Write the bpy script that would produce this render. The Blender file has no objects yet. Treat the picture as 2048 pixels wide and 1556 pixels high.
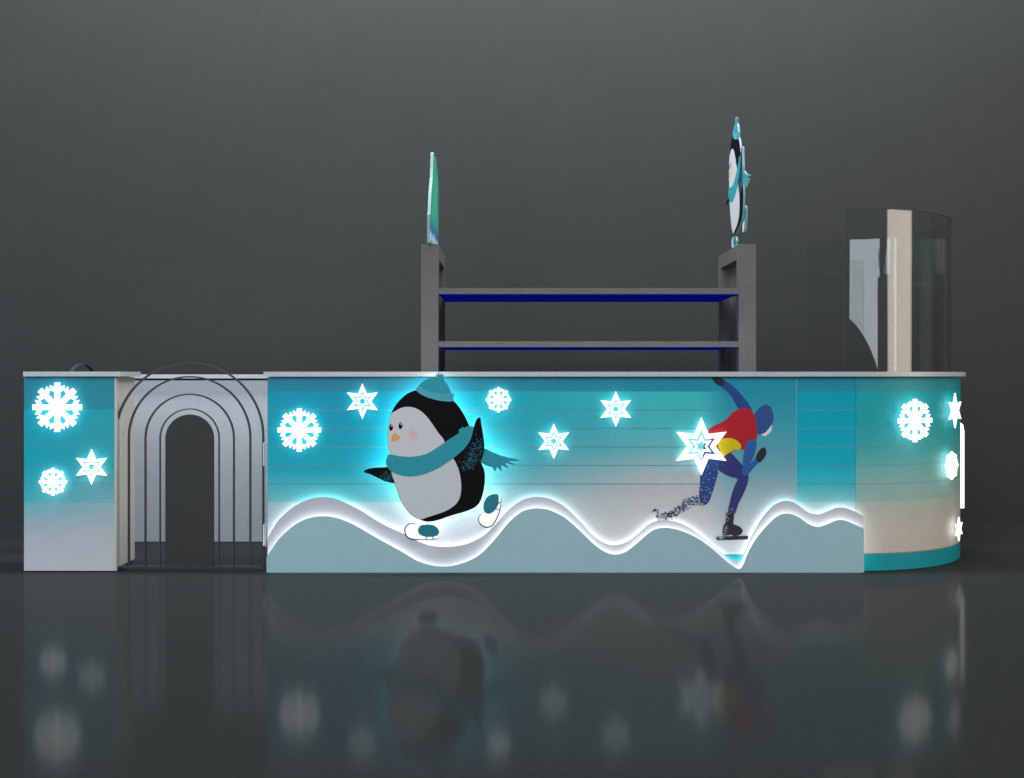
import bpy, bmesh, math, random
from mathutils import Vector, Matrix
from mathutils.geometry import tessellate_polygon
random.seed(7)
S = bpy.context.scene
COL = S.collection

# ------------------------------------------------------------------ camera, world, lights
D = 6.8            # camera distance from the counter front plane (Y = 0)
PPM = 365.0        # photo pixels per metre on that plane
H = 1.0767         # camera height
CX, CY = 1030.0, 750.0
cam_d = bpy.data.cameras.new('camera')
cam = bpy.data.objects.new('camera', cam_d)
COL.objects.link(cam)
cam.location = (0, -D, H)
cam.rotation_euler = (math.pi / 2, 0, 0)
cam_d.sensor_width = 36
cam_d.lens = 36 * D * PPM / 2048
cam_d.shift_x = -(CX - 1024) / 2048
cam_d.shift_y = (CY - 778) / 2048
cam_d.clip_end = 200
S.camera = cam

W = bpy.data.worlds.new('World')
S.world = W
W.use_nodes = True
W.node_tree.nodes['Background'].inputs[0].default_value = (0.75, 0.9, 1.0, 1)
W.node_tree.nodes['Background'].inputs[1].default_value = 0.05

def area(name, loc, target, sx, sy, radiance, col):
    l = bpy.data.lights.new(name, 'AREA')
    l.shape = 'RECTANGLE'; l.size = sx; l.size_y = sy
    l.energy = radiance * math.pi * sx * sy
    l.color = col
    o = bpy.data.objects.new(name, l)
    COL.objects.link(o)
    o.location = loc
    o.rotation_euler = (Vector(target) - Vector(loc)).to_track_quat('-Z', 'Y').to_euler()
    return o
area('key_softbox', (0, -5.6, 4.6), (0, 0, 0.9), 7, 2, 4.0, (1.0, 0.96, 0.91))
area('warm_softbox', (5.6, -1.8, 2.1), (2.3, 0.2, 1.6), 1.9, 3.4, 3.6, (1.0, 0.88, 0.73))
area('cool_softbox', (-6.3, -0.6, 2.5), (2.4, 1.3, 1.9), 4.6, 3.6, 2.4, (0.74, 0.88, 1.0))
cf = area('cool_front_softbox', (-3.3, -8.7, 3.1), (-2.0, 1.5, 1.6), 10.0, 3.2, 3.4, (0.80, 0.91, 1.0))
cf.rotation_euler.rotate_axis('Z', math.radians(5))
area('wall_wash', (0, 0.25, 6.2), (0, 2.1, 3.5), 8, 0.8, 35.0, (0.95, 1.0, 1.0))

S.view_settings.view_transform = 'Standard'
S.view_settings.look = 'None'
S.view_settings.exposure = 0
S.view_settings.gamma = 1
S.view_settings.use_curve_mapping = False
S.render.engine = 'CYCLES'
S.cycles.use_denoising = True
S.cycles.max_bounces = 8
S.cycles.sample_clamp_indirect = 6
S.cycles.caustics_reflective = False
S.cycles.caustics_refractive = False

# ------------------------------------------------------------------ helpers
def s2l(c):
    c /= 255.0
    return c / 12.92 if c <= 0.04045 else ((c + 0.055) / 1.055) ** 2.4
K = 0.65     # light level on front faces, so albedo = linear photo colour / K
def alb(r, g, b, k=K):
    return (min(s2l(r) / k, .95), min(s2l(g) / k, .95), min(s2l(b) / k, .95), 1)

def P(px, py, Y=0.0):
    """point on the vertical plane Y"""
    s = D / (D + Y)
    return Vector(((px - CX) / PPM / s, Y, H - (py - CY) / PPM / s))

def X_(px, Y=0.0): return P(px, 0, Y).x
def Z_(py, Y=0.0): return P(0, py, Y).z

def pos_px(nt, axis):
    """photo-scale coordinate along X or Z of the front plane (world position)"""
    g = nt.nodes.new('ShaderNodeNewGeometry')
    sp = nt.nodes.new('ShaderNodeSeparateXYZ')
    nt.links.new(g.outputs['Position'], sp.inputs[0])
    m = nt.nodes.new('ShaderNodeMath'); m.operation = 'MULTIPLY_ADD'
    nt.links.new(sp.outputs['X' if axis == 'x' else 'Z'], m.inputs[0])
    if axis == 'x':
        m.inputs[1].default_value = PPM; m.inputs[2].default_value = CX
    else:
        m.inputs[1].default_value = -PPM; m.inputs[2].default_value = CY + H * PPM
    return m.outputs[0]

def maprange(nt, v, a, b):
    m = nt.nodes.new('ShaderNodeMapRange')
    nt.links.new(v, m.inputs['Value'])
    m.inputs['From Min'].default_value = a; m.inputs['From Max'].default_value = b
    return m.outputs['Result']

def mixc(nt, f, a, b, blend='MIX'):
    m = nt.nodes.new('ShaderNodeMix'); m.data_type = 'RGBA'; m.blend_type = blend
    for inp, v in ((m.inputs[0], f), (m.inputs[6], a), (m.inputs[7], b)):
        if isinstance(v, (int, float)): inp.default_value = v
        elif isinstance(v, tuple): inp.default_value = v
        else: nt.links.new(v, inp)
    return m.outputs[2]

def math_(nt, op, a, b=None):
    m = nt.nodes.new('ShaderNodeMath'); m.operation = op
    for i, v in enumerate((a, b)):
        if v is None: continue
        if isinstance(v, (int, float)): m.inputs[i].default_value = v
        else: nt.links.new(v, m.inputs[i])
    return m.outputs[0]

def noise(nt, scale, detail=3, vec=None):
    n = nt.nodes.new('ShaderNodeTexNoise')
    n.inputs['Scale'].default_value = scale; n.inputs['Detail'].default_value = detail
    if vec is None:
        g = nt.nodes.new('ShaderNodeNewGeometry'); vec = g.outputs['Position']
    nt.links.new(vec, n.inputs['Vector'])
    return n.outputs['Fac']

MATS = {}
def mat(name, col, rough=.6, metal=0.0, grain=.06, gscale=160, spec=.3, bump=0.0, emit=None, estr=0.0):
    if name in MATS: return MATS[name]
    m = bpy.data.materials.new(name); m.use_nodes = True
    nt = m.node_tree; b = nt.nodes['Principled BSDF']
    b.inputs['Roughness'].default_value = rough
    b.inputs['Metallic'].default_value = metal
    b.inputs['Specular IOR Level'].default_value = spec
    if grain:
        n = noise(nt, gscale)
        n2 = noise(nt, gscale * .12)
        f = math_(nt, 'ADD', math_(nt, 'MULTIPLY', n, .6), math_(nt, 'MULTIPLY', n2, .4))
        f = maprange(nt, f, .3, .7)
        lo = tuple(c * (1 - grain) for c in col[:3]) + (1,)
        hi = tuple(min(c * (1 + grain), 1) for c in col[:3]) + (1,)
        nt.links.new(mixc(nt, f, lo, hi), b.inputs['Base Color'])
    else:
        b.inputs['Base Color'].default_value = col
    if bump:
        bp = nt.nodes.new('ShaderNodeBump'); bp.inputs['Strength'].default_value = bump
        bp.inputs['Distance'].default_value = .002
        nt.links.new(noise(nt, gscale), bp.inputs['Height'])
        nt.links.new(bp.outputs[0], b.inputs['Normal'])
    if emit:
        b.inputs['Emission Color'].default_value = emit
        b.inputs['Emission Strength'].default_value = estr
    MATS[name] = m
    return m

def emat(name, col, strength):
    m = bpy.data.materials.new(name); m.use_nodes = True
    nt = m.node_tree; nt.nodes.clear()
    e = nt.nodes.new('ShaderNodeEmission'); o = nt.nodes.new('ShaderNodeOutputMaterial')
    e.inputs[0].default_value = col; e.inputs[1].default_value = strength
    nt.links.new(e.outputs[0], o.inputs[0])
    return m

def link(name, bm, mats, parent=None, smooth=False):
    me = bpy.data.meshes.new(name)
    bm.to_mesh(me); bm.free()
    for m in (mats if isinstance(mats, (list, tuple)) else [mats]): me.materials.append(m)
    if smooth:
        for p in me.polygons: p.use_smooth = True
    o = bpy.data.objects.new(name, me)
    COL.objects.link(o)
    if parent: o.parent = parent
    return o

def thing(name, label, cat, loc=(0, 0, 0), rotz=0, group=None):
    o = bpy.data.objects.new(name, None); COL.objects.link(o)
    o.location = loc; o.rotation_euler = (0, 0, rotz)
    o.empty_display_size = .1
    tag(o, label, cat, group)
    return o

def tag(o, label, cat, group=None):
    o['label'] = label; o['category'] = cat
    if group: o['group'] = group

def box(bm, x0, x1, y0, y1, z0, z1, mi=0, bev=0.0):
    vs = [bm.verts.new((x, y, z)) for x in (x0, x1) for y in (y0, y1) for z in (z0, z1)]
    fs = [(0, 1, 3, 2), (4, 6, 7, 5), (0, 4, 5, 1), (2, 3, 7, 6), (0, 2, 6, 4), (1, 5, 7, 3)]
    out = []
    for f in fs:
        fc = bm.faces.new([vs[i] for i in f]); fc.material_index = mi; out.append(fc)
    if bev:
        es = list({e for f in out for e in f.edges})
        bmesh.ops.bevel(bm, geom=es, offset=bev, segments=2, affect='EDGES', profile=.6)

def mbox(name, x0, x1, y0, y1, z0, z1, m, parent=None, bev=0.0):
    bm = bmesh.new(); box(bm, x0, x1, y0, y1, z0, z1, 0, bev)
    bmesh.ops.recalc_face_normals(bm, faces=bm.faces)
    return link(name, bm, m, parent)

def plate(bm, loops, y_front, y_back, mi=(0, 1, 2), axis=None):
    """2D loops (x,z), first outer then holes; y_front < y_back. material slots front, side, back"""
    f3 = [[Vector((x, z, 0)) for x, z in lp] for lp in loops]
    tris = tessellate_polygon(f3)
    flat = [p for lp in loops for p in lp]
    fv = [bm.verts.new((x, y_front, z)) for x, z in flat]
    bv = [bm.verts.new((x, y_back, z)) for x, z in flat]
    for t in tris:
        a = [flat[i] for i in t]
        ar = (a[1][0] - a[0][0]) * (a[2][1] - a[0][1]) - (a[2][0] - a[0][0]) * (a[1][1] - a[0][1])
        if abs(ar) < 1e-12: continue
        t = tuple(t) if ar > 0 else tuple(reversed(t))       # CCW in xz as seen from -Y -> normal -Y
        try:
            f = bm.faces.new([fv[i] for i in t]); f.material_index = mi[0]
            f = bm.faces.new([bv[i] for i in reversed(t)]); f.material_index = mi[2]
        except ValueError: pass
    k = 0
    for li, lp in enumerate(loops):
        n = len(lp)
        area2 = sum(lp[i][0] * lp[(i + 1) % n][1] - lp[(i + 1) % n][0] * lp[i][1] for i in range(n))
        ccw = area2 > 0
        if li > 0: ccw = not ccw
        for i in range(n):
            j = (i + 1) % n
            q = [fv[k + i], bv[k + i], bv[k + j], fv[k + j]]
            if not ccw: q.reverse()
            try:
                f = bm.faces.new(q); f.material_index = mi[1]
            except ValueError: pass
        k += n
    return bm

def spline(pts, closed=False, n=6):
    """Catmull-Rom smoothing"""
    out = []; m = len(pts)
    rng = range(m if closed else m - 1)
    for i in rng:
        if closed: p0, p1, p2, p3 = (pts[(i - 1) % m], pts[i], pts[(i + 1) % m], pts[(i + 2) % m])
        else: p0, p1, p2, p3 = (pts[max(i - 1, 0)], pts[i], pts[i + 1], pts[min(i + 2, m - 1)])
        for k in range(n):
            t = k / n
            out.append(tuple(.5 * (2 * p1[a] + (p2[a] - p0[a]) * t + (2 * p0[a] - 5 * p1[a] + 4 * p2[a] - p3[a]) * t * t
                                   + (3 * p1[a] - p0[a] - 3 * p2[a] + p3[a]) * t ** 3) for a in (0, 1)))
    if not closed: out.append(tuple(pts[-1]))
    return out

def stroke(pts, w0, w1=None):
    """polygon around a polyline with tapering width"""
    if w1 is None: w1 = w0
    n = len(pts); L = []; R = []
    for i, p in enumerate(pts):
        a = pts[max(i - 1, 0)]; b = pts[min(i + 1, n - 1)]
        dx, dy = b[0] - a[0], b[1] - a[1]; l = math.hypot(dx, dy) or 1
        t = i / (n - 1); w = (w0 + (w1 - w0) * math.sin(math.pi * t)) / 2
        L.append((p[0] - dy / l * w, p[1] + dx / l * w)); R.append((p[0] + dy / l * w, p[1] - dx / l * w))
    return L + R[::-1]

def inside(p, poly):
    x, y = p; c = False; n = len(poly)
    for i in range(n):
        x1, y1 = poly[i]; x2, y2 = poly[(i + 1) % n]
        if (y1 > y) != (y2 > y) and x < (x2 - x1) * (y - y1) / (y2 - y1) + x1: c = not c
    return c

def blob(cx, cy, rx, ry, n=28, rot=0):
    return [(cx + rx * math.cos(a) * math.cos(rot) - ry * math.sin(a) * math.sin(rot),
             cy + rx * math.cos(a) * math.sin(rot) + ry * math.sin(a) * math.cos(rot))
            for a in [2 * math.pi * i / n for i in range(n)]]

def speck(cx, cy, r):
    n = random.choice((4, 5, 6)); a0 = random.random() * 6
    return [(cx + r * random.uniform(.5, 1.2) * math.cos(a0 + 2 * math.pi * i / n),
             cy + r * random.uniform(.5, 1.2) * math.sin(a0 + 2 * math.pi * i / n)) for i in range(n)]

# ------------------------------------------------------------------ materials
LINE = (72, 126, 136)
def graphic_mat(name, cols, line_y0=783, line_y1=995, line_x1=1e9, linealpha=.8):
    """printed banner: vertical colour ramps blended along X, thin plank lines every 37 px"""
    m = bpy.data.materials.new(name); m.use_nodes = True
    nt = m.node_tree; b = nt.nodes['Principled BSDF']
    b.inputs['Roughness'].default_value = .45; b.inputs['Specular IOR Level'].default_value = .25
    y = pos_px(nt, 'y'); x = pos_px(nt, 'x')
    # slightly wavy boundaries, as the print has
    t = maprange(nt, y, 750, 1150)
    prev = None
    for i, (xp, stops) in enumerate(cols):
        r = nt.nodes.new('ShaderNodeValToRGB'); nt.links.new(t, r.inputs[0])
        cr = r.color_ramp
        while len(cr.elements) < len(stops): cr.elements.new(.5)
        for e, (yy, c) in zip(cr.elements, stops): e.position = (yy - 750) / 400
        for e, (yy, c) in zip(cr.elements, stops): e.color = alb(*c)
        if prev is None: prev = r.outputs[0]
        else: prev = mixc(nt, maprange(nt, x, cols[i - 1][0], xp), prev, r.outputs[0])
    v = math_(nt, 'DIVIDE', math_(nt, 'SUBTRACT', y, line_y0 - 37 * 4), 37)
    fr = math_(nt, 'FRACT', math_(nt, 'ADD', v, .5))
    dist = math_(nt, 'ABSOLUTE', math_(nt, 'SUBTRACT', fr, .5))
    mask = maprange(nt, dist, .045, .02)
    rng = math_(nt, 'MULTIPLY', math_(nt, 'GREATER_THAN', y, line_y0 + 12), math_(nt, 'LESS_THAN', y, line_y1))
    rng = math_(nt, 'MULTIPLY', rng, math_(nt, 'LESS_THAN', x, line_x1))
    mask = math_(nt, 'MULTIPLY', math_(nt, 'MULTIPLY', mask, rng), linealpha)
    c = mixc(nt, mask, prev, alb(*LINE))
    n = maprange(nt, noise(nt, 90, 6), .3, .7)
    n2 = maprange(nt, noise(nt, 7, 4), .3, .7)
    c = mixc(nt, 1.0, c, mixc(nt, n, (.95, .95, .95, 1), (1.05, 1.05, 1.05, 1)), 'MULTIPLY')
    c = mixc(nt, 1.0, c, mixc(nt, n2, (.96, .97, .98, 1), (1.03, 1.02, 1.01, 1)), 'MULTIPLY')
    nt.links.new(c, b.inputs['Base Color'])
    return m

tl = (1, 135, 150)
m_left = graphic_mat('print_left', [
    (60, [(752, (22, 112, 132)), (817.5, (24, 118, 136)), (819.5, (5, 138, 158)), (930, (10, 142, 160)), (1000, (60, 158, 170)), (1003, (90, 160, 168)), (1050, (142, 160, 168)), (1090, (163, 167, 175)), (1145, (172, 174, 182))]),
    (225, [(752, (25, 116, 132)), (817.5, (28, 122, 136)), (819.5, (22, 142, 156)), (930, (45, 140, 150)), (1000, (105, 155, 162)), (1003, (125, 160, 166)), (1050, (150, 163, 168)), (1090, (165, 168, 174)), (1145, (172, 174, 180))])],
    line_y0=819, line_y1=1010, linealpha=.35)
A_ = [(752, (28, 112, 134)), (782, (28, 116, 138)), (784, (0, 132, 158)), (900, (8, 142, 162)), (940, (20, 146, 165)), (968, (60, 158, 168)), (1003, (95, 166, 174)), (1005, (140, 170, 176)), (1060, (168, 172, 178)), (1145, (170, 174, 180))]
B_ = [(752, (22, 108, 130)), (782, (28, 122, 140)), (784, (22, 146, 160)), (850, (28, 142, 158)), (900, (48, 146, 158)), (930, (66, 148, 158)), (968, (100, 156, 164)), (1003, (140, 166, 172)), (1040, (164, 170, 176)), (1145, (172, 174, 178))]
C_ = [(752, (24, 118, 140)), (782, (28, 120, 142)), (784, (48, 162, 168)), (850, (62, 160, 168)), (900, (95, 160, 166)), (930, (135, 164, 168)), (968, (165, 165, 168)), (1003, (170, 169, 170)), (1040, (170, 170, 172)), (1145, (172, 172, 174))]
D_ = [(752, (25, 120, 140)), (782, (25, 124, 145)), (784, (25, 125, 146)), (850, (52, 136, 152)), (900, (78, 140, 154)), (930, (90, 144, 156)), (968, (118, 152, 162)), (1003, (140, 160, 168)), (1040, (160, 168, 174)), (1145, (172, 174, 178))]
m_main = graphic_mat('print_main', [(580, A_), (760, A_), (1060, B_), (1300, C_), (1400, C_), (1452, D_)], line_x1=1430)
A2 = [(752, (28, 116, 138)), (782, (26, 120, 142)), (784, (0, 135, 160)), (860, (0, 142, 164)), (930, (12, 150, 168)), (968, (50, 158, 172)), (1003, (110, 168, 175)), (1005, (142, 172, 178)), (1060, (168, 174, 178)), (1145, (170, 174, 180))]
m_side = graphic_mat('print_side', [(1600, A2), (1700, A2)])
E_ = [(752, (38, 120, 132)), (782, (40, 124, 134)), (784, (18, 138, 148)), (850, (28, 140, 148)), (900, (60, 146, 150)), (930, (88, 152, 152)), (968, (118, 156, 152)), (1003, (132, 158, 154)), (1005, (150, 160, 154)), (1060, (168, 162, 154))]  # print colours with the warm tint of the right-hand light mixed in
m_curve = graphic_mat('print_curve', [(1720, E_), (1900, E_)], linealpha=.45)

m_worktop = mat('worktop_brushed_metal', alb(158, 162, 165), rough=.42, metal=.1, grain=.10, gscale=60, spec=.5)
m_gap = mat('shaded_reveal', (.012, .014, .016, 1), rough=.7, grain=0)  # near-black colour paints the shadow in the gap under the worktops
m_carcass = mat('grey_laminate', alb(160, 165, 172), rough=.55, grain=.08, bump=.2)
m_warm_side = mat('warm_lit_laminate', alb(172, 168, 160), rough=.5, grain=.10, bump=.2)  # warm light from the right is put into this laminate colour
m_teal = mat('teal_plinth', alb(22, 128, 138), rough=.35, grain=.04)
m_wave_f = mat('wave_grey_teal', alb(136, 166, 174), rough=.55, grain=.05, bump=.15)
m_wave_b = mat('wave_light_grey', alb(158, 160, 168), rough=.55, grain=.05)
m_edge = mat('plate_edge_dark', (.03, .035, .04, 1), rough=.6, grain=0)  # dark colour paints the shade on the backlit wave boards' edges
m_edge_l = mat('plate_edge_pale', alb(104, 128, 134), rough=.6, grain=.05)
m_halo = emat('halo_led_sheet', (.93, 1.0, 1.0, 1), 3.8)
m_halo_p = emat('halo_led_penguin', (.90, 1.0, 1.0, 1), 5.0)
m_halo_w = emat('halo_led_faint', (.85, 1.0, 1.0, 1), 2.2)
m_halo_s = emat('halo_led_star', (.85, 1.0, 1.0, 1), 2.2)
m_lit = emat('lit_acrylic', (.96, 1.0, 1.0, 1), 2.4)
m_lit_star = emat('lit_acrylic_star', (.96, 1.0, 1.0, 1), 1.7)
m_back_glow = emat('skate_backing_glow', (1, 1, 1, 1), 1.0)  # emission added so the skate backing shows the white halo wash
m_black = mat('penguin_black', (.0045, .0045, .005, 1), rough=.7, grain=.3, spec=.1)
m_white = mat('penguin_white', alb(172, 175, 179), rough=.6, grain=.05)
m_orange = mat('beak_orange', alb(200, 140, 75), rough=.6, grain=.12, gscale=220)
m_scarf = mat('knit_teal', alb(35, 128, 142), rough=.7, grain=.08)
m_hat = mat('hat_teal', alb(38, 132, 146), rough=.7, grain=.1)
m_brim = mat('hat_brim_teal', alb(62, 146, 158), rough=.7, grain=.08)
m_boot = mat('boot_teal', alb(28, 108, 126), rough=.6, grain=.12)
m_dots = mat('flipper_specks', alb(38, 98, 115), rough=.7, grain=0)
m_post = mat('shelf_concrete_grey', alb(82, 80, 80, .70), rough=.65, grain=.16, gscale=70, bump=.3)
m_post_in = mat('shelf_frame_blue_grey', alb(88, 92, 100, .62), rough=.6, grain=.12, gscale=70)
m_gate = mat('gate_dark_metal', (.05, .053, .057, 1), rough=.45, metal=.1, grain=.1)
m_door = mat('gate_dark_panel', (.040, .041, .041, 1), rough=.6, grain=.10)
m_chrome = mat('hinge_painted_shine', (.85, .87, .9, 1), rough=.25, metal=.2, grain=0)  # near-white base colour stands in for reflections in the chrome

# penguin face with a pink cheek print
def face_mat():
    m = bpy.data.materials.new('penguin_face'); m.use_nodes = True
    nt = m.node_tree; b = nt.nodes['Principled BSDF']; b.inputs['Roughness'].default_value = .6
    tc = nt.nodes.new('ShaderNodeTexCoord')
    vd = nt.nodes.new('ShaderNodeVectorMath'); vd.operation = 'DISTANCE'
    nt.links.new(tc.outputs['Object'], vd.inputs[0]); vd.inputs[1].default_value = FACE_CHEEK
    d = maprange(nt, vd.outputs['Value'], .042, .008)
    n = maprange(nt, noise(nt, 420, 2, tc.outputs['Object']), .38, .62)
    f = math_(nt, 'MULTIPLY', math_(nt, 'MULTIPLY', d, n), .75)
    c = mixc(nt, f, alb(175, 175, 179), alb(215, 105, 110))
    nt.links.new(c, b.inputs['Base Color'])
    return m

# ------------------------------------------------------------------ floor and backdrop
def floor_mat():
    m = bpy.data.materials.new('polished_dark_floor'); m.use_nodes = True
    nt = m.node_tree; nt.nodes.clear()
    o = nt.nodes.new('ShaderNodeOutputMaterial'); df = nt.nodes.new('ShaderNodeBsdfDiffuse')
    gl = nt.nodes.new('ShaderNodeBsdfGlossy'); mx = nt.nodes.new('ShaderNodeMixShader')
    n = maprange(nt, noise(nt, 40, 5), .3, .7)
    nt.links.new(mixc(nt, n, (.027, .029, .030, 1), (.032, .034, .035, 1)), df.inputs[0])
    gl.inputs['Roughness'].default_value = .10; gl.inputs['Color'].default_value = (1, 1, 1, 1)
    mx.inputs[0].default_value = .043
    nt.links.new(df.outputs[0], mx.inputs[1]); nt.links.new(gl.outputs[0], mx.inputs[2])
    nt.links.new(mx.outputs[0], o.inputs[0])
    return m
bm = bmesh.new()
YW = 2.1; RC = 0
vs = [bm.verts.new(v) for v in ((-14, -14, 0), (14, -14, 0), (14, YW - RC, 0), (-14, YW - RC, 0))]
bm.faces.new(vs)
fl = link('floor', bm, floor_mat()); fl['kind'] = 'structure'
bm = bmesh.new()
prof = [(YW, 0), (YW, 9)]
rows = [[bm.verts.new((x, y, z)) for x in (-14, 14)] for y, z in prof]
for a, b in zip(rows, rows[1:]): bm.faces.new((a[0], a[1], b[1], b[0]))
m_back = mat('backdrop_grey', (.040, .042, .042, 1), rough=.9, grain=.05, gscale=30, spec=.0)
bd = link('backdrop', bm, m_back, smooth=True); bd['kind'] = 'structure'

# ------------------------------------------------------------------ island geometry numbers
ZT, ZB = H + 6.5 / PPM, H - 3.0 / PPM      # worktop
ZP = Z_(754.5)                              # panel top
ZPL = Z_(1109)                              # plinth top
ECX, ECY, EA, EB = X_(1712), .88, .83, .88
def sup(t, a, b):
    """elliptic towards the front, squarer (superellipse) towards the rear"""
    u, v = math.sin(t), math.cos(t)
    if t <= math.pi / 2: return u, v, u / a, -v / b
    u = max(u, 0) ** .5; v = -abs(v) ** .5
    return u, v, u ** 3 / a, abs(v) ** 3 / b
def ell(t, off=0.0):
    """outer curve; t=0 front, pi/2 right, pi rear; off = outward offset"""
    u, v, nx, ny = sup(t, EA, EB)
    x = ECX + EA * u; y = ECY - EB * v
    l = math.hypot(nx, ny)
    return Vector((x + nx / l * off, y + ny / l * off, 0)), Vector((nx / l, ny / l, 0))
TS = [math.pi * i / 96 for i in range(97)]

# ---- left cabinet
lc = thing('cabinet', 'short counter block left of the arched gate with teal to white graphic and snowflakes', 'cabinet', (X_(140), .17, 0))
def local(o): return o.location.copy()
def part(name, bm, m, root, smooth=False):
    """mesh given in world coordinates, parented under root"""
    for v in bm.verts: v.co -= root.location
    return link(name, bm, m, root, smooth)
def pbox(name, root, x0, x1, y0, y1, z0, z1, m, bev=0.0):
    bm = bmesh.new(); box(bm, x0, x1, y0, y1, z0, z1, 0, bev)
    bmesh.ops.recalc_face_normals(bm, faces=bm.faces)
    return part(name, bm, m, root)
xl0, xl1 = X_(48), X_(229)
bm = bmesh.new(); box(bm, xl0, X_(229), .0, .30, .002, ZP)
pbox('carcass', lc, xl0 + .004, xl1 - .006, .012, .330, .004, ZP, m_carcass)
bm.free()
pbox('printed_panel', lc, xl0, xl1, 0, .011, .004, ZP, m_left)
pbox('corner_trim', lc, xl1 + .001, xl1 + .010, -.002, .02, .004, ZP, m_warm_side)
pbox('side_panel', lc, xl1 - .005, xl1 + .008, .021, .335, .02, ZP, m_warm_side)
pbox('reveal', lc, xl0 + .01, xl1 - .01, .006, .32, ZP + .0005, ZB - .0005, m_gap)
pbox('worktop', lc, X_(46, -.03), X_(240, -.03), -.03, .345, ZB, ZT, m_worktop, .0015)

# ---- rear counter
rc = thing('counter', 'long rear counter run with pale panels seen through the arched gate', 'counter', (-.4, 1.45, 0))
ZRT, ZRB = Z_(749, 1.17), Z_(757, 1.17)
pbox('carcass', rc, xl0, ECX - .05, 1.19, 1.74, .004, ZRB - .012, m_carcass)
pbox('reveal', rc, xl0 + .01, ECX - .06, 1.20, 1.73, ZRB - .0115, ZRB - .0005, m_gap)
pbox('worktop', rc, xl0 - .01, ECX - .04, 1.165, 1.79, ZRB, ZRT, m_worktop, .0015)

# ---- main counter with curved end
mc = thing('bar_counter', 'long bar counter with teal winter graphic, skater print and rounded right end', 'counter', (.6, .3, 0))
xm0 = X_(535); xs = X_(1593)
pbox('carcass', mc, xm0 + .004, ECX + .0, .012, .50, .004, ZP, m_carcass)
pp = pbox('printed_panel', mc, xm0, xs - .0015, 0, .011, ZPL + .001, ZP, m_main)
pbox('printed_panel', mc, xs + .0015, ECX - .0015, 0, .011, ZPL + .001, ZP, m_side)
pbox('panel_joint', mc, xs - .0015, xs + .0015, .001, .010, ZPL + .002, ZP - .002, mat('joint_pale', alb(120, 170, 178), grain=0))
pbox('plinth', mc, xm0, ECX - .0015, .002, .011, .004, ZPL - .001, m_teal)
bm = bmesh.new()
def band(bm, off_o, off_i, z0, z1, ts=TS):
    q = []
    for t in ts:
        po, _ = ell(t, off_o); pi, _ = ell(t, off_i)
        q.append([bm.verts.new((p.x, p.y, z)) for p, z in ((po, z0), (po, z1), (pi, z1), (pi, z0))])
    for a, b in zip(q, q[1:]):
        for i in range(4):
            j = (i + 1) % 4
            bm.faces.new((a[i], b[i], b[j], a[j]))
    bm.faces.new(q[0]); bm.faces.new(q[-1][::-1])
    bmesh.ops.recalc_face_normals(bm, faces=bm.faces)
band(bm, 0, -.02, ZPL + .006, ZP)
part('curved_panel', bm, m_curve, mc)
bm = bmesh.new(); band(bm, -.008, -.02, ZPL - .001, ZPL + .0055); part('trim_strip', bm, m_worktop, mc)
bm = bmesh.new(); band(bm, -.001, -.02, .003, ZPL - .0015); part('curved_plinth', bm, m_teal, mc)
bm = bmesh.new(); band(bm, -.012, -.03, ZP + .0005, ZB - .0005)
box(bm, xm0 + .01, ECX, .008, .03, ZP + .0005, ZB - .0005); part('reveal', bm, m_gap, mc)
# worktop: front run + curved end as one slab
bm = bmesh.new()
out = [(X_(527, -.03), -.03), (ECX - .3, -.03)]
for t in TS: p, _ = ell(t, .03 if t < 3.0 else .03); out.append((p.x, p.y))
inn = []
for t in reversed(TS):
    p, _ = ell(t, -.42); inn.append((p.x, max(.0, p.y)))
poly = out + inn + [(X_(527, -.03), .52 - .06)]
plate(bm, [poly], 0, 1, (0, 0, 0))
for v in bm.verts: x, y, z = v.co; v.co = (x, z, ZT if y < .5 else ZB)
bmesh.ops.recalc_face_normals(bm, faces=bm.faces)
part('worktop', bm, m_worktop, mc)

# ------------------------------------------------------------------ skater print (graphic on the panel)
def Q4(x, y): return (1280 + x / 3.794, 740 + y / 3.794)
def print_poly(bm, poly, layer, mi=0, smooth=0, conv=Q4):
    if smooth: poly = spline(poly, True, smooth)
    pts = []
    for x, y in poly:
        px, py = conv(x, y); v = P(px, py, -layer * .0006); pts.append((v.x, min(v.z, ZP - .001)))
    plate(bm, [pts], -.0006 * layer - .0003, -.0006 * layer + .0002, (mi, mi, mi))
def mk(name, polys, m, parent, layer, smooth=4, root=mc, conv=Q4):
    bm = bmesh.new()
    for p in polys: print_poly(bm, p, layer, 0, smooth, conv)
    for v in bm.verts: v.co -= root.location
    return link(name, bm, m, parent)
suit = mat('suit_blue', alb(28, 57, 114), grain=.06); thigh = mat('suit_navy', alb(38, 44, 97), grain=.06)
red = mat('vest_red', alb(152, 20, 30), grain=.05); yel = mat('vest_yellow', alb(182, 162, 12), grain=.05)
glv = mat('print_black', alb(34, 31, 38), grain=.1); skin = mat('print_skin', alb(190, 188, 190), grain=.05)
rear = [(500, 540), (560, 545), (605, 600), (606, 690), (592, 780), (572, 860), (547, 940), (522, 1000), (495, 1022), (468, 1000), (448, 950), (455, 850), (460, 770), (478, 680), (478, 600)]
arm_up = [(640, 80), (715, 130), (780, 200), (820, 250), (848, 300), (845, 340), (755, 302), (720, 250), (690, 195), (650, 155), (622, 128)]
sk = mk('skater_graphic', [arm_up], suit, mc, 1)
sk['label'] = 'printed speed skater in blue suit and red vest leaning forward'
mk('leg', [rear], suit, sk, 1)
mk('leg', [[(640, 640), (680, 622), (720, 660), (775, 720), (802, 772), (820, 792), (822, 832), (808, 885), (780, 950), (745, 1020), (718, 1095), (668, 1082), (680, 1010), (700, 930), (722, 870), (738, 826), (690, 812), (640, 788), (598, 755), (602, 680)]], thigh, sk, 2)
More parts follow.
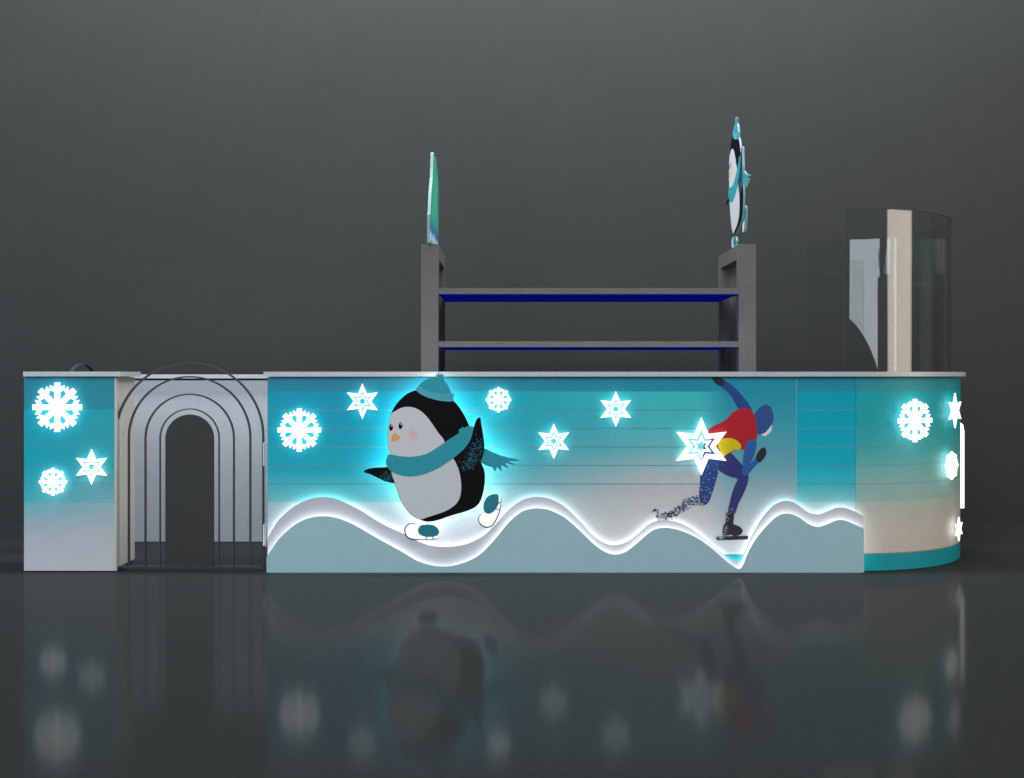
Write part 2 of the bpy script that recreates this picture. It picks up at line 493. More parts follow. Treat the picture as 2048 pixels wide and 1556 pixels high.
mk('vest', [[(518, 460), (560, 425), (610, 402), (660, 370), (700, 325), (740, 300), (780, 290), (820, 293), (852, 312), (875, 370), (886, 440), (882, 530), (815, 547), (797, 602), (740, 602), (650, 640), (600, 600), (560, 570), (532, 520)]], red, sk, 3)
mk('vest_panel', [[(590, 560), (620, 525), (670, 516), (722, 527), (760, 560), (768, 588), (750, 603), (720, 606), (680, 625), (650, 645), (625, 655), (608, 610)]], yel, sk, 4)
mk('hood', [[(868, 345), (885, 310), (915, 280), (955, 262), (990, 280), (1010, 325), (1013, 370), (1000, 412), (970, 452), (940, 480), (895, 488), (884, 468), (880, 410)]], mat('hood_blue', alb(35, 66, 118), grain=.05), sk, 2)
mk('face', [[(1000, 415), (1000, 440), (996, 452), (1000, 462), (988, 466), (988, 476), (975, 482), (960, 498), (945, 503), (930, 496), (920, 484), (945, 478), (975, 448)]], skin, sk, 1, 2)
mk('arm', [[(812, 547), (845, 530), (880, 532), (879, 600), (863, 650), (840, 705), (850, 700), (884, 663), (897, 700), (865, 738), (825, 785), (800, 802), (776, 780), (780, 700), (790, 620)]], mat('sleeve_blue', alb(36, 76, 142), grain=.06), sk, 5)
mk('glove', [[(548, 58), (600, 52), (641, 82), (628, 129), (580, 106), (560, 85)]], glv, sk, 2, 2)
mk('glove', [[(880, 662), (895, 625), (920, 595), (945, 588), (957, 610), (955, 642), (930, 682), (902, 702), (890, 690)]], glv, sk, 6, 3)
bt = mk('skate', [[(655, 1082), (712, 1098), (708, 1165), (740, 1180), (770, 1200), (779, 1225), (760, 1250), (718, 1262), (690, 1250), (650, 1257), (628, 1250), (630, 1190), (650, 1150)]], glv, sk, 3, 3)
mk('skate_blade', [[(580, 1264), (640, 1262), (820, 1258), (820, 1285), (590, 1293), (578, 1280)]], glv, sk, 4, 0)
# dissolving shin and boot
bm = bmesh.new()
path = [(490, 990), (420, 985), (350, 1020), (290, 1065), (240, 1100), (190, 1108), (150, 1115)]
def along(t):
    f = t * (len(path) - 1); i = min(int(f), len(path) - 2); f -= i
    return (path[i][0] * (1 - f) + path[i + 1][0] * f, path[i][1] * (1 - f) + path[i + 1][1] * f)
pts = []
for k in range(760):
    t = random.random(); c = along(t); w = 42 - 12 * t
    x = c[0] + random.uniform(-20, 20); y = c[1] + random.uniform(-1, 1) * w
    keep = 1 - abs((y - c[1]) / w) ** 2 * .5 - t * .35
    if random.random() < keep: pts.append((x, y))
for k in range(26): pts.append((108 + random.gauss(3, 7), 1065 + random.gauss(0, 6)))
for k in range(34): pts.append((125 + random.gauss(8, 5), 1100 + random.gauss(0, 22)))
for x, y in pts:
    print_poly(bm, speck(x, y, random.uniform(1.8, 6.4)), 2, 0 if x > 275 + random.gauss(0, 14) else 1)
for v in bm.verts: v.co -= mc.location
link('dissolving_boot', bm, [suit, glv], sk)['kind'] = 'stuff'
bm = bmesh.new()
for k in range(120):
    x = random.uniform(455, 600); y = random.triangular(700, 1015, 1000)
    if inside((x, y), rear): print_poly(bm, speck(x, y, random.uniform(1.2, 4.5)), 3)
for k in range(60):
    x = random.gauss(648, 16); y = random.uniform(1090, 1255)
    print_poly(bm, speck(x, y, random.uniform(1.5, 5)), 5)
for k in range(22): print_poly(bm, speck(random.gauss(610, 16), random.uniform(1262, 1290), random.uniform(1.5, 5)), 6)
for k in range(25): print_poly(bm, speck(random.uniform(670, 730), random.uniform(1040, 1100), random.uniform(1, 3)), 5)
for v in bm.verts: v.co -= mc.location
link('snow_dust', bm, mat('dust_pale', alb(165, 172, 178), grain=0), sk)['kind'] = 'stuff'
# flying snow specks printed across the panel
bm = bmesh.new()
ident = lambda x, y: (x, y)
for k in range(420):
    u = random.random() ** .7
    x = 1080 + u * 330; y = 925 + random.gauss(0, 1) * 42 + (u - .5) * 20
    if x > 1392 and y < 960: continue
    if not (790 < y < 1030): continue
    a = random.gauss(.35, .3); L = abs(random.gauss(0, 1.2)) + .5; w = random.uniform(.3, .75)
    print_poly(bm, stroke([(x - L * math.cos(a), y - L * math.sin(a)), (x, y), (x + L * math.cos(a), y + L * math.sin(a))], w * .6, w * 1.6), 1, 0, 0, ident)
for k in range(60):
    x = random.uniform(1180, 1590); y = random.uniform(780, 1000)
    print_poly(bm, speck(x, y, random.uniform(.25, .6)), 1, 0, 0, ident)
for v in bm.verts: v.co -= mc.location
o = link('snow_specks', bm, mat('speck_pale', alb(120, 180, 186), grain=0), mc); o['kind'] = 'stuff'

# ------------------------------------------------------------------ waves
w_back = [(535, 1077), (547, 1055), (560.5, 1036), (587.5, 1013), (614, 1000), (641, 994.5), (668, 997), (695, 1008), (722, 1022), (749, 1039), (776, 1054), (810, 1068.8), (839, 1084), (863, 1092), (898, 1093.8), (934, 1087.8), (969, 1070), (993, 1046), (1017, 1020), (1041, 1002), (1060, 995.5), (1075, 994), (1100, 998), (1130, 1014), (1160, 1043), (1188, 1073), (1213, 1088), (1235, 1090), (1258, 1082), (1280, 1065), (1294, 1052), (1311, 1043), (1330, 1040.5), (1354, 1044.4), (1380, 1056), (1406, 1074.7), (1428, 1093), (1449, 1110), (1464, 1119), (1475, 1122.7), (1483, 1118), (1491, 1101), (1504, 1072), (1522, 1040), (1543, 1015), (1559, 1005), (1572, 1002), (1586, 1004), (1598, 1011), (1616, 1024), (1637, 1029), (1655, 1023), (1673, 1016), (1689, 1015.7), (1710, 1023), (1727, 1033)]
w_front = [(533, 1115), (547, 1093), (560.5, 1075), (587.5, 1051), (614, 1037.6), (641, 1032.8), (668, 1035), (695, 1044), (722, 1058), (749, 1074), (776, 1089), (803, 1103.7), (832, 1121), (860, 1130.5), (885, 1133.5), (910, 1131), (940, 1121), (965, 1105), (993, 1075), (1017, 1046), (1041, 1025.5), (1060, 1018.5), (1075, 1017), (1100, 1021), (1130, 1036), (1160, 1062), (1188, 1089), (1210, 1104), (1230, 1109.5), (1252, 1104), (1280, 1082), (1296, 1068), (1311, 1059), (1329, 1056), (1349, 1058.4), (1372, 1065.5), (1399, 1079), (1425, 1098), (1449, 1119), (1464, 1131), (1477.5, 1138.5), (1486, 1132), (1499, 1101), (1517, 1072), (1543, 1043), (1559, 1031), (1572.6, 1027.5), (1586, 1029.4), (1600, 1036), (1619, 1049), (1637, 1054), (1655, 1049), (1673.7, 1041.4), (1689, 1041), (1710, 1049), (1728, 1057.4)]
def wave(name, label, pts, yf, m, pxr):
    root = thing(name, label, 'panel', (.3, yf + .005, 0), 0, 'wave shaped panels along the counter foot')
    def shp(y, inset):
        top = [P(px, py + inset, y) for px, py in spline(pts, False, 5)]
        l = [(v.x, v.z) for v in top]
        if inset:
            x0 = l[0][0] + .006; x1 = l[-1][0] - .006
            l = [p for p in l if x0 < p[0] < x1]
        return l + [(l[-1][0], .007), (l[0][0], .007)]
    bm = bmesh.new(); plate(bm, [shp(yf, 0)], yf, yf + .008, (0, 1, 1)); part('wave_board', bm, [m, m_edge], root)
    bm = bmesh.new(); plate(bm, [shp(yf, 1.6)], yf + .0085, yf + .0105, (1, 1, 0)); part('halo_light', bm, [m_halo, m_edge], root)
wave('wave_panel', 'light grey wave board with white halo, behind the teal grey wave', w_back, -.040, m_wave_b, 0)
wave('wave_panel', 'teal grey wave board in front, lowest along the counter foot', w_front, -.080, m_wave_f, 0)

# ------------------------------------------------------------------ penguins
PU = 1 / 4.206 / PPM     # metre per traced unit
def L3(x, y): return ((x - 640) * PU, (1467 - y) * PU)
body = [(475, 212), (400, 240), (340, 290), (295, 345), (263, 412), (241, 500), (232, 600), (238, 690), (250, 760), (262, 850), (275, 910), (295, 1000), (325, 1090), (360, 1170), (410, 1238), (460, 1280), (510, 1302), (560, 1316), (612, 1313), (670, 1300), (730, 1278), (800, 1256), (870, 1236), (940, 1210), (985, 1182), (1015, 1140), (1040, 1060), (1052, 960), (1045, 880), (1012, 800), (995, 700), (960, 600), (918, 505), (880, 425), (835, 355), (785, 298), (700, 240), (600, 205)]
facep = [(266, 414), (300, 386), (350, 360), (408, 351), (460, 360), (510, 385), (560, 430), (610, 495), (660, 570), (712, 648), (640, 720), (560, 765), (480, 790), (400, 795), (320, 785), (251, 752), (241, 690), (235, 600), (244, 500)]
belly = [(272, 880), (400, 860), (600, 850), (740, 790), (782, 785), (812, 832), (837, 900), (851, 990), (851, 1060), (838, 1120), (810, 1165), (760, 1205), (700, 1235), (620, 1262), (560, 1281), (508, 1298), (462, 1278), (412, 1236), (363, 1168), (328, 1088), (298, 998)]
scarf = [(246, 750), (320, 762), (400, 770), (480, 765), (560, 745), (640, 700), (720, 645), (780, 605), (832, 572), (833, 545), (865, 522), (884, 526), (905, 514), (952, 517), (958, 545), (950, 590), (925, 640), (880, 700), (820, 755), (740, 815), (650, 870), (560, 910), (470, 932), (400, 935), (330, 922), (270, 895), (236, 862), (220, 822), (226, 788)]
hat = [(476, 208), (492, 178), (522, 145), (570, 114), (625, 101), (670, 105), (705, 128), (735, 160), (752, 195), (764, 245), (700, 262), (600, 255), (530, 235)]
brim = [(497, 177), (560, 213), (640, 234), (700, 241), (784, 237), (789, 262), (782, 302), (735, 306), (660, 297), (580, 276), (520, 250), (474, 213), (484, 192)]
pom = [(635, 118), (622, 92), (645, 100), (636, 70), (656, 86), (662, 52), (673, 84), (692, 60), (692, 90), (719, 72), (702, 98), (720, 102), (706, 112), (713, 142), (680, 130), (650, 122)]
flipL = [(36, 888), (70, 872), (130, 862), (200, 860), (240, 858), (280, 895), (292, 960), (295, 992), (240, 985), (190, 968), (130, 938), (80, 915), (44, 905)]
flipR = [(1003, 440), (1015, 450), (1022, 500), (1036, 585), (1047, 660), (1039, 740), (1010, 815), (960, 875), (900, 915), (850, 890), (820, 830), (802, 778), (850, 737), (905, 672), (940, 600), (958, 520), (977, 465)]
tail = [(1030, 696), (1100, 725), (1170, 755), (1250, 778), (1310, 788), (1348, 800), (1300, 810), (1244, 806), (1302, 832), (1290, 840), (1222, 824), (1248, 857), (1236, 866), (1190, 842), (1194, 880), (1182, 889), (1152, 858), (1142, 890), (1128, 889), (1113, 860), (1070, 848), (1030, 828), (1000, 800), (1010, 740)]
bootL = [(489, 1395), (500, 1360), (530, 1343), (600, 1342), (640, 1360), (666, 1395), (656, 1427), (620, 1441), (560, 1443), (510, 1427)]
bladeL = [(462, 1334), (430, 1330), (400, 1345), (380, 1375), (382, 1415), (402, 1446), (440, 1462), (500, 1467), (580, 1467), (665, 1457)]
bootR = [(1038, 1200), (1045, 1150), (1075, 1105), (1120, 1086), (1160, 1090), (1168, 1130), (1160, 1180), (1130, 1225), (1090, 1249), (1053, 1238)]
bladeR = [(1190, 1108), (1183, 1180), (1166, 1250), (1140, 1310), (1110, 1350), (1070, 1363), (1030, 1350), (1003, 1320), (998, 1285), (1018, 1255)]
FACE_CHEEK = (L3(445, 585)[0], -.0145, L3(445, 585)[1])
m_face = face_mat()

def penguin(label, loc, rotz, scale, halo, sfx):
    root = thing('penguin_sign', label, 'sign', loc, rotz, 'skating penguin cut-out signs')
    T = .012
    def pl(name, poly, m, layer, thick=False, smooth=4, parent=None, extra=None, mats=None):
        q = spline(poly, True, smooth) if smooth else poly
        pts = [L3(x, y) for x, y in q]
        bm = bmesh.new()
        if thick: plate(bm, [pts], -T - .0012 * layer, -.0004 * layer, (0, 1, 0))
        else: plate(bm, [pts], -T - .0012 * layer, -T - .0012 * (layer - 1) - .0001, (0, 0, 0))
        if extra:
            for e in extra:
                plate(bm, [[L3(x, y) for x, y in e]], -T - .0012 * layer - .0006, -T - .0012 * layer + .0002, (2, 2, 2))
        o = link(name, bm, mats or [m, m_edge_l], parent or root)
        return o
    pl('flipper', flipL, m_black, -2, True, mats=[m_black, m_edge_l, m_dots],
       extra=[speck(x, y, random.uniform(2.5, 6)) for x, y in [(random.triangular(150, 288, 265), random.triangular(880, 985, 950)) for _ in range(110)] if inside((x, y), flipL) and inside((x + 6, y + 6), flipL + []) and x > 160])
    pl('scarf_tail', tail, m_scarf, -2, True, 2)
    b = pl('body', body, m_black, 0, True)
    pl('face', facep, m_face, 1)
    pl('belly', belly, m_white, 1)
    h = pl('hat', hat, m_hat, 1, True)
    ribs = [stroke([(680 + i * 14, 246), (683 + i * 14, 270), (680 + i * 14, 296)], 2, 3) for i in range(7)]
    pl('brim', brim, m_brim, 2, True, 3, h, ribs, [m_brim, m_edge_l, m_hat])
    pl('pompom', pom, m_hat, 3, True, 0, h)
    for cx, cy in ((264, 524), (343, 510)):
        e = pl('eye', blob(cx, cy, 16, 28, 24, .08), m_black, 2, False, 0)
        pl('glint', blob(cx + 6, cy - 14, 6.5, 8.5, 14), m_white, 3, False, 0, e)
    pl('beak', [(290, 570), (316, 584), (339, 608), (318, 630), (292, 638), (267, 643), (269, 612), (277, 588)], m_orange, 2, False, 3)
    pl('scarf', scarf, m_scarf, 3, True, 3)
    specks = []
    for _ in range(1500):
        x = random.uniform(810, 1045); y = random.triangular(560, 915, 820)
        dens = math.exp(-((x - 960 + (y - 740) * .45) / 52) ** 2)
        if inside((x, y), flipR) and random.random() < dens * .55: specks.append(speck(x, y, random.uniform(2.2, 6)))
    pl('flipper', flipR, m_black, 4, True, 4, None, specks, [m_black, m_edge_l, m_dots])
    for bt, bl, st, lay in ((bootL, bladeL, [((558, 1438), (558, 1466)), ((613, 1438), (617, 1460))], 0),
                       (bootR, bladeR, [((1138, 1207), (1172, 1214)), ((1150, 1170), (1184, 1150))], 0)):
        bg = spline(bl, False, 4)
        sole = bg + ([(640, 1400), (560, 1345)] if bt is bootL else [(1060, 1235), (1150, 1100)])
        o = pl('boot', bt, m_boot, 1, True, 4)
        pl('backing', sole, m_back_glow if halo else m_white, 0, True, 0, o)
        extra = [stroke([a, ((a[0] + b_[0]) / 2, (a[1] + b_[1]) / 2), b_], 7) for a, b_ in st]
        pl('skate_blade', stroke(bg, 4, 10), m_black, 2, False, 0, o, extra, [m_black, m_edge_l, m_black])
    if halo:
        def ins(poly, d):
            c = (sum(p[0] for p in poly) / len(poly), sum(p[1] for p in poly) / len(poly))
            out = []
            for x, y in poly:
                l = math.hypot(x - c[0], y - c[1]); out.append((x - (x - c[0]) / l * d, y - (y - c[1]) / l * d))
            return out
        bm = bmesh.new()
        for k, poly in enumerate((ins(body, 8), ins(hat, 8), ins(flipR, 8), ins(flipL, 8), ins(tail, 6), ins(bootL, 8), ins(bootR, 8))):
            plate(bm, [[L3(x, y) for x, y in spline(poly, True, 3)]], .0035 + k * .0003, .0045 + k * .0003, (1, 1, 0))
        link('halo_light', bm, [m_halo_p, m_edge], root)
        for x, y in ((450, 600), (700, 1000), (800, 500)):
            bm = bmesh.new()
            px, pz = L3(x, y); box(bm, px - .006, px + .006, .006, .084, pz - .006, pz + .006)
            bmesh.ops.recalc_face_normals(bm, faces=bm.faces)
            link('standoff_pin', bm, m_edge, root)
    root.scale = scale if isinstance(scale, tuple) else (scale,) * 3
    return root
yp = -.088
sc_ = (D + yp) / D
p0 = P(720 + 640 / 4.206, 730 + 1467 / 4.206, yp)
penguin('large halo-lit skating penguin in teal hat and scarf on the counter front', tuple(p0), 0, sc_, True, '')
# small one, on top of the right shelf frame, side-on
p1 = P(1467, 500, .87)
penguin('smaller skating penguin sign seen edge-on atop the right shelf post', (1.372, .84, 1.862), -math.pi / 2, (.914, 1.0, .868), False, '')

# ------------------------------------------------------------------ snowflakes and stars
def flake_poly(R):
    half = [(.11 / math.tan(math.pi / 8), .11), (.63, .11), (.70, .283), (.90, .29), (.80, .11), (1.0, .11)]
    pts = []
    for k in range(8):
        a = k * math.pi / 4
        seq = [(u, -v) for u, v in half] + [(u, v) for u, v in half[::-1][0:-1]]
        seq = [(u, -v) for u, v in half] + [(u, v) for u, v in reversed(half[1:])]
        for u, v in seq: pts.append((R * (u * math.cos(a) - v * math.sin(a)), R * (u * math.sin(a) + v * math.cos(a))))
    return [pts]
def star_poly(R, r, R_):
    return [(rr * R_ * math.sin(i * math.pi / 6), rr * R_ * math.cos(i * math.pi / 6)) for i, rr in [(i, R if i % 2 == 0 else r) for i in range(12)]]

def curve_spot(px, off=.03):
    best = None
    for i in range(1, 900):
        t = i / 900 * math.pi * .62
        p, n = ell(t, off); x = CX + p.x * PPM * D / (D + p.y)
        if best is None or abs(x - px) < best[0]: best = (abs(x - px), p, n)
        if x > px: break
    return best[1], best[2]
def lit_shape(name, label, cat, px, py, Rpx, kind, group, curve=False, gap=.011):
    if not curve:
        y = -gap
        c = P(px, py, y - .008); R = Rpx / PPM * (D + y) / D; rot = 0
    else:
        p, n = curve_spot(px, .028)
        s = D / (D + p.y)
        c = Vector((p.x, p.y, H - (py - CY) / PPM / s)); R = Rpx / PPM / s
        rot = math.atan2(n.y, n.x) + math.pi / 2
    bm = bmesh.new(); root = None
    th = .008
    if kind == 'flake':
        plate(bm, flake_poly(R), -th, 0, (0, 0, 1))
    else:
        h1, s2, h2 = (.575, .42, .24) if kind == 'star' else (.57, .40, .225)
        plate(bm, [star_poly(1, .49, R), star_poly(h1, h1 * .51, R)], -th, 0, (0, 0, 1))
        plate(bm, [star_poly(s2, s2 * .5, R), star_poly(h2, h2 * .52, R)], -th, 0, (0, 0, 1))
    o = link(name, bm, [m_lit if kind == 'flake' else m_lit_star, m_halo_s if kind == 'flake' else m_halo_w])
    o.location = c; o.rotation_euler = (0, 0, rot)
    tag(o, label, cat, group)
    return o
GF, GS = 'lit snowflakes on the counter fronts', 'lit outline stars on the counter fronts'
F = 'snowflake_light'; ST = 'star_light'
lit_shape(F, 'largest lit snowflake, high on the left cabinet front', 'snowflake light', 115, 814.5, 49, 'flake', GF)
lit_shape(F, 'small lit snowflake low on the left cabinet front', 'snowflake light', 106.5, 963.5, 27.5, 'flake', GF)
lit_shape(F, 'big lit snowflake at the left end of the long counter front', 'snowflake light', 599, 860, 43, 'flake', GF)
lit_shape(F, 'small lit snowflake right of the large penguin hat', 'snowflake light', 997, 799.5, 25, 'flake', GF)
lit_shape(F, 'tall lit snowflake on the curved right end of the counter', 'snowflake light', 1829, 841, 43, 'flake', GF, True)
lit_shape(F, 'narrow foreshortened lit snowflake near the right edge of the curved end', 'snowflake light', 1902, 931, 28, 'flake', GF, True)
lit_shape(ST, 'lit outline star on the left cabinet front', 'star light', 183.5, 933.5, 35.5, 'star', GS)
lit_shape(ST, 'lit outline star between big snowflake and the large penguin', 'star light', 725, 802.5, 35.5, 'star', GS)
lit_shape(ST, 'lit outline star just right of the penguin scarf tail, above a wave crest', 'star light', 1107.5, 882.5, 35.5, 'star', GS)
lit_shape(ST, 'lit outline star midway between penguin and skater, near the worktop', 'star light', 1231.5, 818, 35.5, 'star', GS)
lit_shape(ST, 'largest lit outline star overlapping the printed skater waist', 'star light', 1402.5, 892.5, 58, 'bigstar', GS)
lit_shape(ST, 'foreshortened lit star high at the edge of the curved end', 'star light', 1908.5, 821, 35, 'star', GS, True)
lit_shape(ST, 'small foreshortened lit star low at the edge of the curved end', 'star light', 1916, 1058, 24, 'star', GS, True)

# lit box sign on the far side of the curve
lb = thing('light_box', 'tall glowing white box sign seen edge-on at the far right of counter', 'sign', (2.69, .95, .53))
bm = bmesh.new()
z0, z1 = Z_(1017, .7), Z_(845, .7)
pts = [(.72, z0), (1.2, z0), (1.2, z1), (.80, z1), (.74, z1 - .015), (.72, z1 - .05)]
plate(bm, [pts], 0, 1, (0, 0, 0))
for v in bm.verts: x, y, z = v.co; v.co = (2.688 if y < .5 else 2.722, x, z)
bmesh.ops.recalc_face_normals(bm, faces=bm.faces)
part('lit_face', bm, emat('lit_box', (1, 1, 1, 1), 2.6), lb)
bm = bmesh.new(); plate(bm, [[(.75, z0 + .04), (1.17, z0 + .04), (1.17, z1 - .05), (.78, z1 - .05)]], 0, 1, (0, 0, 0))
for v in bm.verts: x, y, z = v.co; v.co = (2.66 if y < .5 else 2.687, x, z)
bmesh.ops.recalc_face_normals(bm, faces=bm.faces)
part('back_tray', bm, m_edge, lb)

# ------------------------------------------------------------------ arched gate
YG = .045
def gate(label, loc, rotz):
    g = thing('arched_gate', label, 'gate', loc, rotz, 'arched gates of the kiosk')
    s = D / (D + YG)
    def lp(px, py): return ((px - 379) / PPM / s, H - (py - CY) / PPM / s)
    zb = .022
    def arch(hw, top, w, y0, y1, name, left_stop=None):
        r = hw; zc = top + hw
        ctr = []
        if left_stop is None: ctr.append((379 - r, zb_px))
        a0 = 180 if left_stop is None else left_stop
        for i in range(41):
            a = math.radians(a0 + (0 - a0) * i / 40); ctr.append((379 + r * math.cos(a), zc - r * math.sin(a)))
        ctr.append((379 + r, zb_px))
        bm = bmesh.new(); n = len(ctr); o_ = []; i_ = []
        for k, p in enumerate(ctr):
            a = ctr[max(k - 1, 0)]; b = ctr[min(k + 1, n - 1)]
            dx, dy = b[0] - a[0], b[1] - a[1]; l = math.hypot(dx, dy)
            o_.append((p[0] + dy / l * w / 2, p[1] - dx / l * w / 2)); i_.append((p[0] - dy / l * w / 2, p[1] + dx / l * w / 2))
        plate(bm, [[lp(*q) for q in o_ + i_[::-1]]], y0, y1, (0, 0, 0))
        bmesh.ops.recalc_face_normals(bm, faces=bm.faces)
        return link(name, bm, m_gate, g)
    zb_px = CY + (H - .024) * PPM * s
    arch(59, 818, 2.2, -.004, .012, 'arch_bar')
    arch(88.5, 788.5, 2.6, -.006, .016, 'arch_bar')
    arch(121.5, 753.5, 3.0, -.008, .014, 'arch_bar')
    arch(147.5, 725.5, 3.2, -.010, .014, 'arch_bar', 171)
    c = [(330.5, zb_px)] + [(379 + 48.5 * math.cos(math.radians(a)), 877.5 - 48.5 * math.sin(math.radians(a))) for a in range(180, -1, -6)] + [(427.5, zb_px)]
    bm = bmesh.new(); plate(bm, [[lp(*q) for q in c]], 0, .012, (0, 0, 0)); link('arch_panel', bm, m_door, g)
    bm = bmesh.new(); x0 = lp(236, 0)[0]; x1 = lp(530, 0)[0]
    box(bm, x0, x1, -.008, .020, .010, .0235, 0, .001)
    bmesh.ops.recalc_face_normals(bm, faces=bm.faces)
    link('bottom_rail', bm, m_gate, g)
    for ya, yb in ((885, 931), (1048, 1090)):
        bm = bmesh.new()
        box(bm, lp(528.4, 0)[0], lp(531, 0)[0], -.034, -.016, lp(0, yb)[1], lp(0, ya)[1], 0, .0012)
        box(bm, lp(531.2, 0)[0], lp(534, 0)[0], -.022, -.010, lp(0, yb + 2)[1], lp(0, ya - 2)[1], 0, .001)
        bmesh.ops.recalc_face_normals(bm, faces=bm.faces)
        link('hinge', bm, m_chrome, g)
    return g
g = gate('dark metal gate of nested arches between left cabinet and long counter', (X_(379, YG), YG, 0), 0)
r = g.copy(); COL.objects.link(r)
r['label'] = 'second arched gate, only its dark curved top showing above the left cabinet'
r.location = (-2.635, .77, 0); r.rotation_euler = (0, 0, math.pi / 2)
for ch in list(g.children):
    c = ch.copy(); COL.objects.link(c); c.parent = r

# ------------------------------------------------------------------ shelf unit
su = thing('shelf_unit', 'grey open shelf rack with two blue-lit shelves rising behind the counter', 'shelf', (.43, .88, 0))
YF, YB = .51, 1.25
ZTOP = Z_(488, YF)
pw = .103
LX0, LX1 = X_(842, YF), X_(876.5, YF)
RX0, RX1 = X_(1478, YF), X_(1512, YF)
def frame(x0, x1, inner):
    bm = bmesh.new()
    t = .085; d = .022
    xa, xb = (x0, x1 - d) if inner > 0 else (x0 + d, x1)
    box(bm, x0, x1, YF, YF + t, .003, ZTOP)
    box(bm, x0, x1, YB - t, YB, .003, ZTOP)
    box(bm, x0, x1, YF + t + .0005, YB - t - .0005, ZTOP - t, ZTOP)
    bmesh.ops.recalc_face_normals(bm, faces=bm.faces)
    part('post_frame', bm, m_post, su)
    bm = bmesh.new()
    m0 = (x0 + .012, x0 + .045) if inner > 0 else (x1 - .045, x1 - .012)
    box(bm, m0[0], m0[1], YF + t + .001, YB - t - .001, .005, ZTOP - t - .001)
    bmesh.ops.recalc_face_normals(bm, faces=bm.faces)
    part('side_infill', bm, m_post, su)
frame(LX0, LX1, 1); frame(RX0, RX1, -1)
m_blue = mat('shelf_underlight_blue', (.001, .006, .07, 1), rough=.8, grain=0, spec=.0, emit=(0, .012, .5, 1), estr=.2)
for yt, yb_ in ((576, 588), (682.5, 694)):
    zt, zb_ = Z_(yt, YF), Z_(yb_, YF)
    bm = bmesh.new()
    box(bm, LX1 + .0005, RX0 - .0005, YF + .002, YB - .002, zb_, zt)
    bmesh.ops.recalc_face_normals(bm, faces=bm.faces)
    sh = part('shelf', bm, m_post, su)
    bm = bmesh.new()
    box(bm, LX1 + .002, RX0 - .002, YF + .004, YB - .004, zb_ - .004, zb_ - .0003)
    bmesh.ops.recalc_face_normals(bm, faces=bm.faces)
    for v in bm.verts: v.co -= su.location
    link('blue_underlight', bm, m_blue, sh)

# ------------------------------------------------------------------ aurora sign on the left frame
def aurora_mat():
    m = bpy.data.materials.new('aurora_print'); m.use_nodes = True
    nt = m.node_tree; b = nt.nodes['Principled BSDF']; b.inputs['Roughness'].default_value = .4
    tc = nt.nodes.new('ShaderNodeNewGeometry'); mp = nt.nodes.new('ShaderNodeMapping')
    mp.inputs['Scale'].default_value = (1, 14, 2.2)
    nt.links.new(tc.outputs['Position'], mp.inputs[0])
    n = noise(nt, 1.6, 4, mp.outputs[0])
    g = pos_px(nt, 'y')
    sp = nt.nodes.new('ShaderNodeSeparateXYZ'); nt.links.new(tc.outputs['Position'], sp.inputs[0])
    zz = sp.outputs['Z']
    c = mixc(nt, maprange(nt, n, .35, .65), alb(18, 120, 100), alb(60, 175, 145))
    c = mixc(nt, maprange(nt, math_(nt, 'ADD', zz, math_(nt, 'MULTIPLY', n, .25)), 2.16, 2.06), c, alb(40, 75, 150))
    mp2 = nt.nodes.new('ShaderNodeMapping'); mp2.inputs['Scale'].default_value = (1, 30, 5)
    nt.links.new(tc.outputs['Position'], mp2.inputs[0])
    n2 = noise(nt, 1.5, 4, mp2.outputs[0])
    w = math_(nt, 'SUBTRACT', math_(nt, 'ADD', 1.84, math_(nt, 'MULTIPLY', n2, .16)), zz)
    c = mixc(nt, maprange(nt, w, -.005, .01), c, alb(190, 205, 215))
    nt.links.new(c, b.inputs['Base Color'])
    return m
m_aur = aurora_mat()
XA = -.497
base = ZTOP + .001
sig = thing('aurora_sign', 'green aurora cut-out sign seen edge-on atop the left shelf post', 'sign', (XA - .01, .85, base))
prof = [(.45, base), (.45, 2.015), (.50, 2.03), (.53, 2.09), (.56, 2.14), (.60, 2.19), (.65, 2.23), (.69, 2.27), (.72, 2.33), (.75, 2.42), (.775, 2.436), (.80, 2.44), (.86, 2.44), (.92, 2.43), (1.0, 2.44), (1.08, 2.41), (1.17, 2.37), (1.25, 2.30), (1.25, base)]
bm = bmesh.new()
plate(bm, [prof], 0, 1, (0, 1, 0))
for v in bm.verts: x, y, z = v.co; v.co = (XA if y < .5 else XA - .017, x, z)
bmesh.ops.recalc_face_normals(bm, faces=bm.faces)
part('aurora_board', bm, [m_aur, m_edge_l], sig)
bm = bmesh.new()
pk = [(.44, base)] + [(.44 + .8 * i / 16, base + (.03 + .07 * ((i * 7) % 5) / 5 if i % 2 else .012)) for i in range(17)] + [(1.24, base)]
plate(bm, [pk], 0, 1, (0, 0, 0))
for v in bm.verts: x, y, z = v.co; v.co = (XA + .006 if y < .5 else XA + .0005, x, z)
bmesh.ops.recalc_face_normals(bm, faces=bm.faces)
part('ice_peaks', bm, m_edge_l, sig)

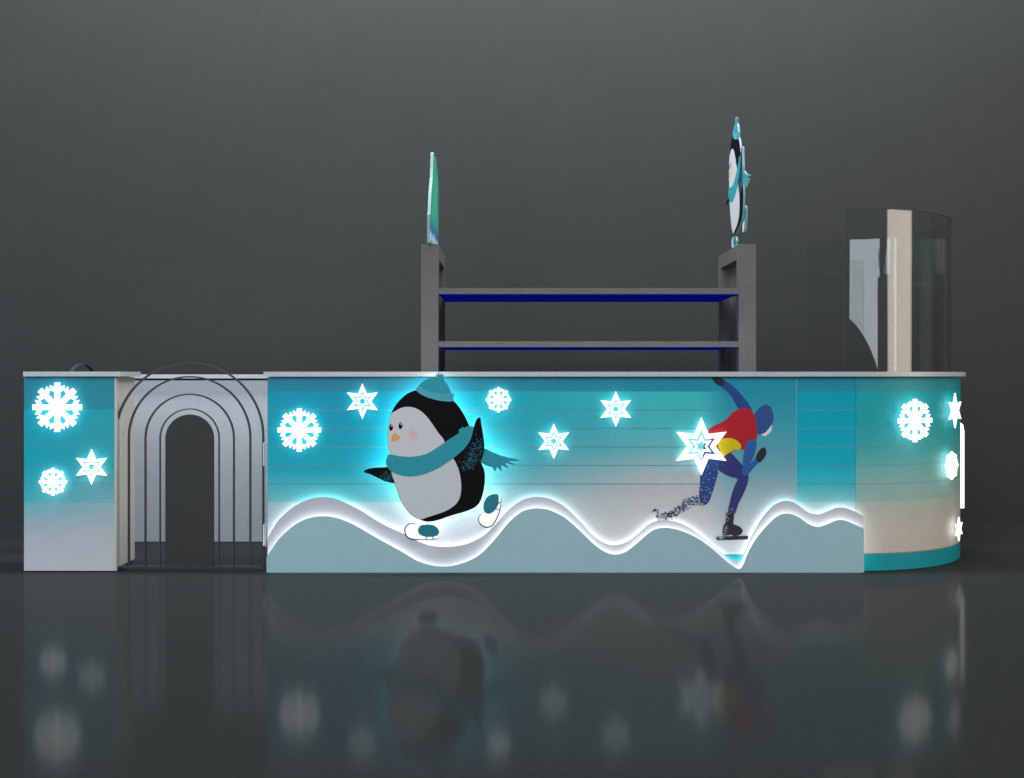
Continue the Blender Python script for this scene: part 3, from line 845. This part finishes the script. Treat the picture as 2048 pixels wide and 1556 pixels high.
# ------------------------------------------------------------------ curved glass screen
def glass_mat():
    m = bpy.data.materials.new('clear_screen'); m.use_nodes = True
    nt = m.node_tree; nt.nodes.clear()
    o = nt.nodes.new('ShaderNodeOutputMaterial'); tr = nt.nodes.new('ShaderNodeBsdfTransparent')
    gl = nt.nodes.new('ShaderNodeBsdfGlossy'); mx = nt.nodes.new('ShaderNodeMixShader')
    lw = nt.nodes.new('ShaderNodeLayerWeight'); lw.inputs['Blend'].default_value = .5
    fac = math_(nt, 'ADD', math_(nt, 'MULTIPLY', math_(nt, 'POWER', lw.outputs['Facing'], 4.0), .5), .075)
    tr.inputs[0].default_value = (.985, .99, .985, 1)
    gl.inputs['Roughness'].default_value = .0
    nt.links.new(fac, mx.inputs[0])
    nt.links.new(tr.outputs[0], mx.inputs[1]); nt.links.new(gl.outputs[0], mx.inputs[2])
    nt.links.new(mx.outputs[0], o.inputs[0])
    return m
gs = thing('glass_screen', 'clear curved glass screen standing on the rounded right end of counter', 'glass screen', (ECX + .3, .88, ZT))
ZG = H + 333 / PPM * (1 + .08 / D)
def glass_path(off):
    pts = [(X_(1690, .08), .08 + off)]
    for i in range(121):
        t = math.pi * i / 120
        u, v, nx, ny = sup(t, .785, .80); l = math.hypot(nx, ny)
        pts.append((ECX + .785 * u - nx / l * off, ECY - .80 * v - ny / l * off))
    return [p for p in pts if not (p[1] > 1.2 and p[0] < ECX + .09)]
po, pi_ = glass_path(0), glass_path(.010)
bm = bmesh.new()
za, zb2 = ZT + .0005, ZG
sides = [[(a[0], a[1], za), (a[0], a[1], zb2)] for a in po], [[(b[0], b[1], za), (b[0], b[1], zb2)] for b in pi_]
for k, side in enumerate(sides):          # outer and inner sheets keep their own vertices, so normals stay level
    vv = [[bm.verts.new(p) for p in pr] for pr in side]
    for a, b in zip(vv, vv[1:]):
        f = bm.faces.new((a[0], b[0], b[1], a[1]) if k == 0 else (a[1], b[1], b[0], a[0])); f.smooth = True
for i in range(len(po) - 1):
    for z in (za, zb2):
        f = bm.faces.new([bm.verts.new((p[0], p[1], z)) for p in (po[i], po[i + 1], pi_[i + 1], pi_[i])]); f.material_index = 1
for i in (0, -1):
    f = bm.faces.new([bm.verts.new(p) for p in ((po[i][0], po[i][1], za), (po[i][0], po[i][1], zb2), (pi_[i][0], pi_[i][1], zb2), (pi_[i][0], pi_[i][1], za))]); f.material_index = 1
part('curved_glass', bm, [glass_mat(), mat('glass_rim', (.05, .07, .06, 1), rough=.2, grain=0, spec=.5)], gs)
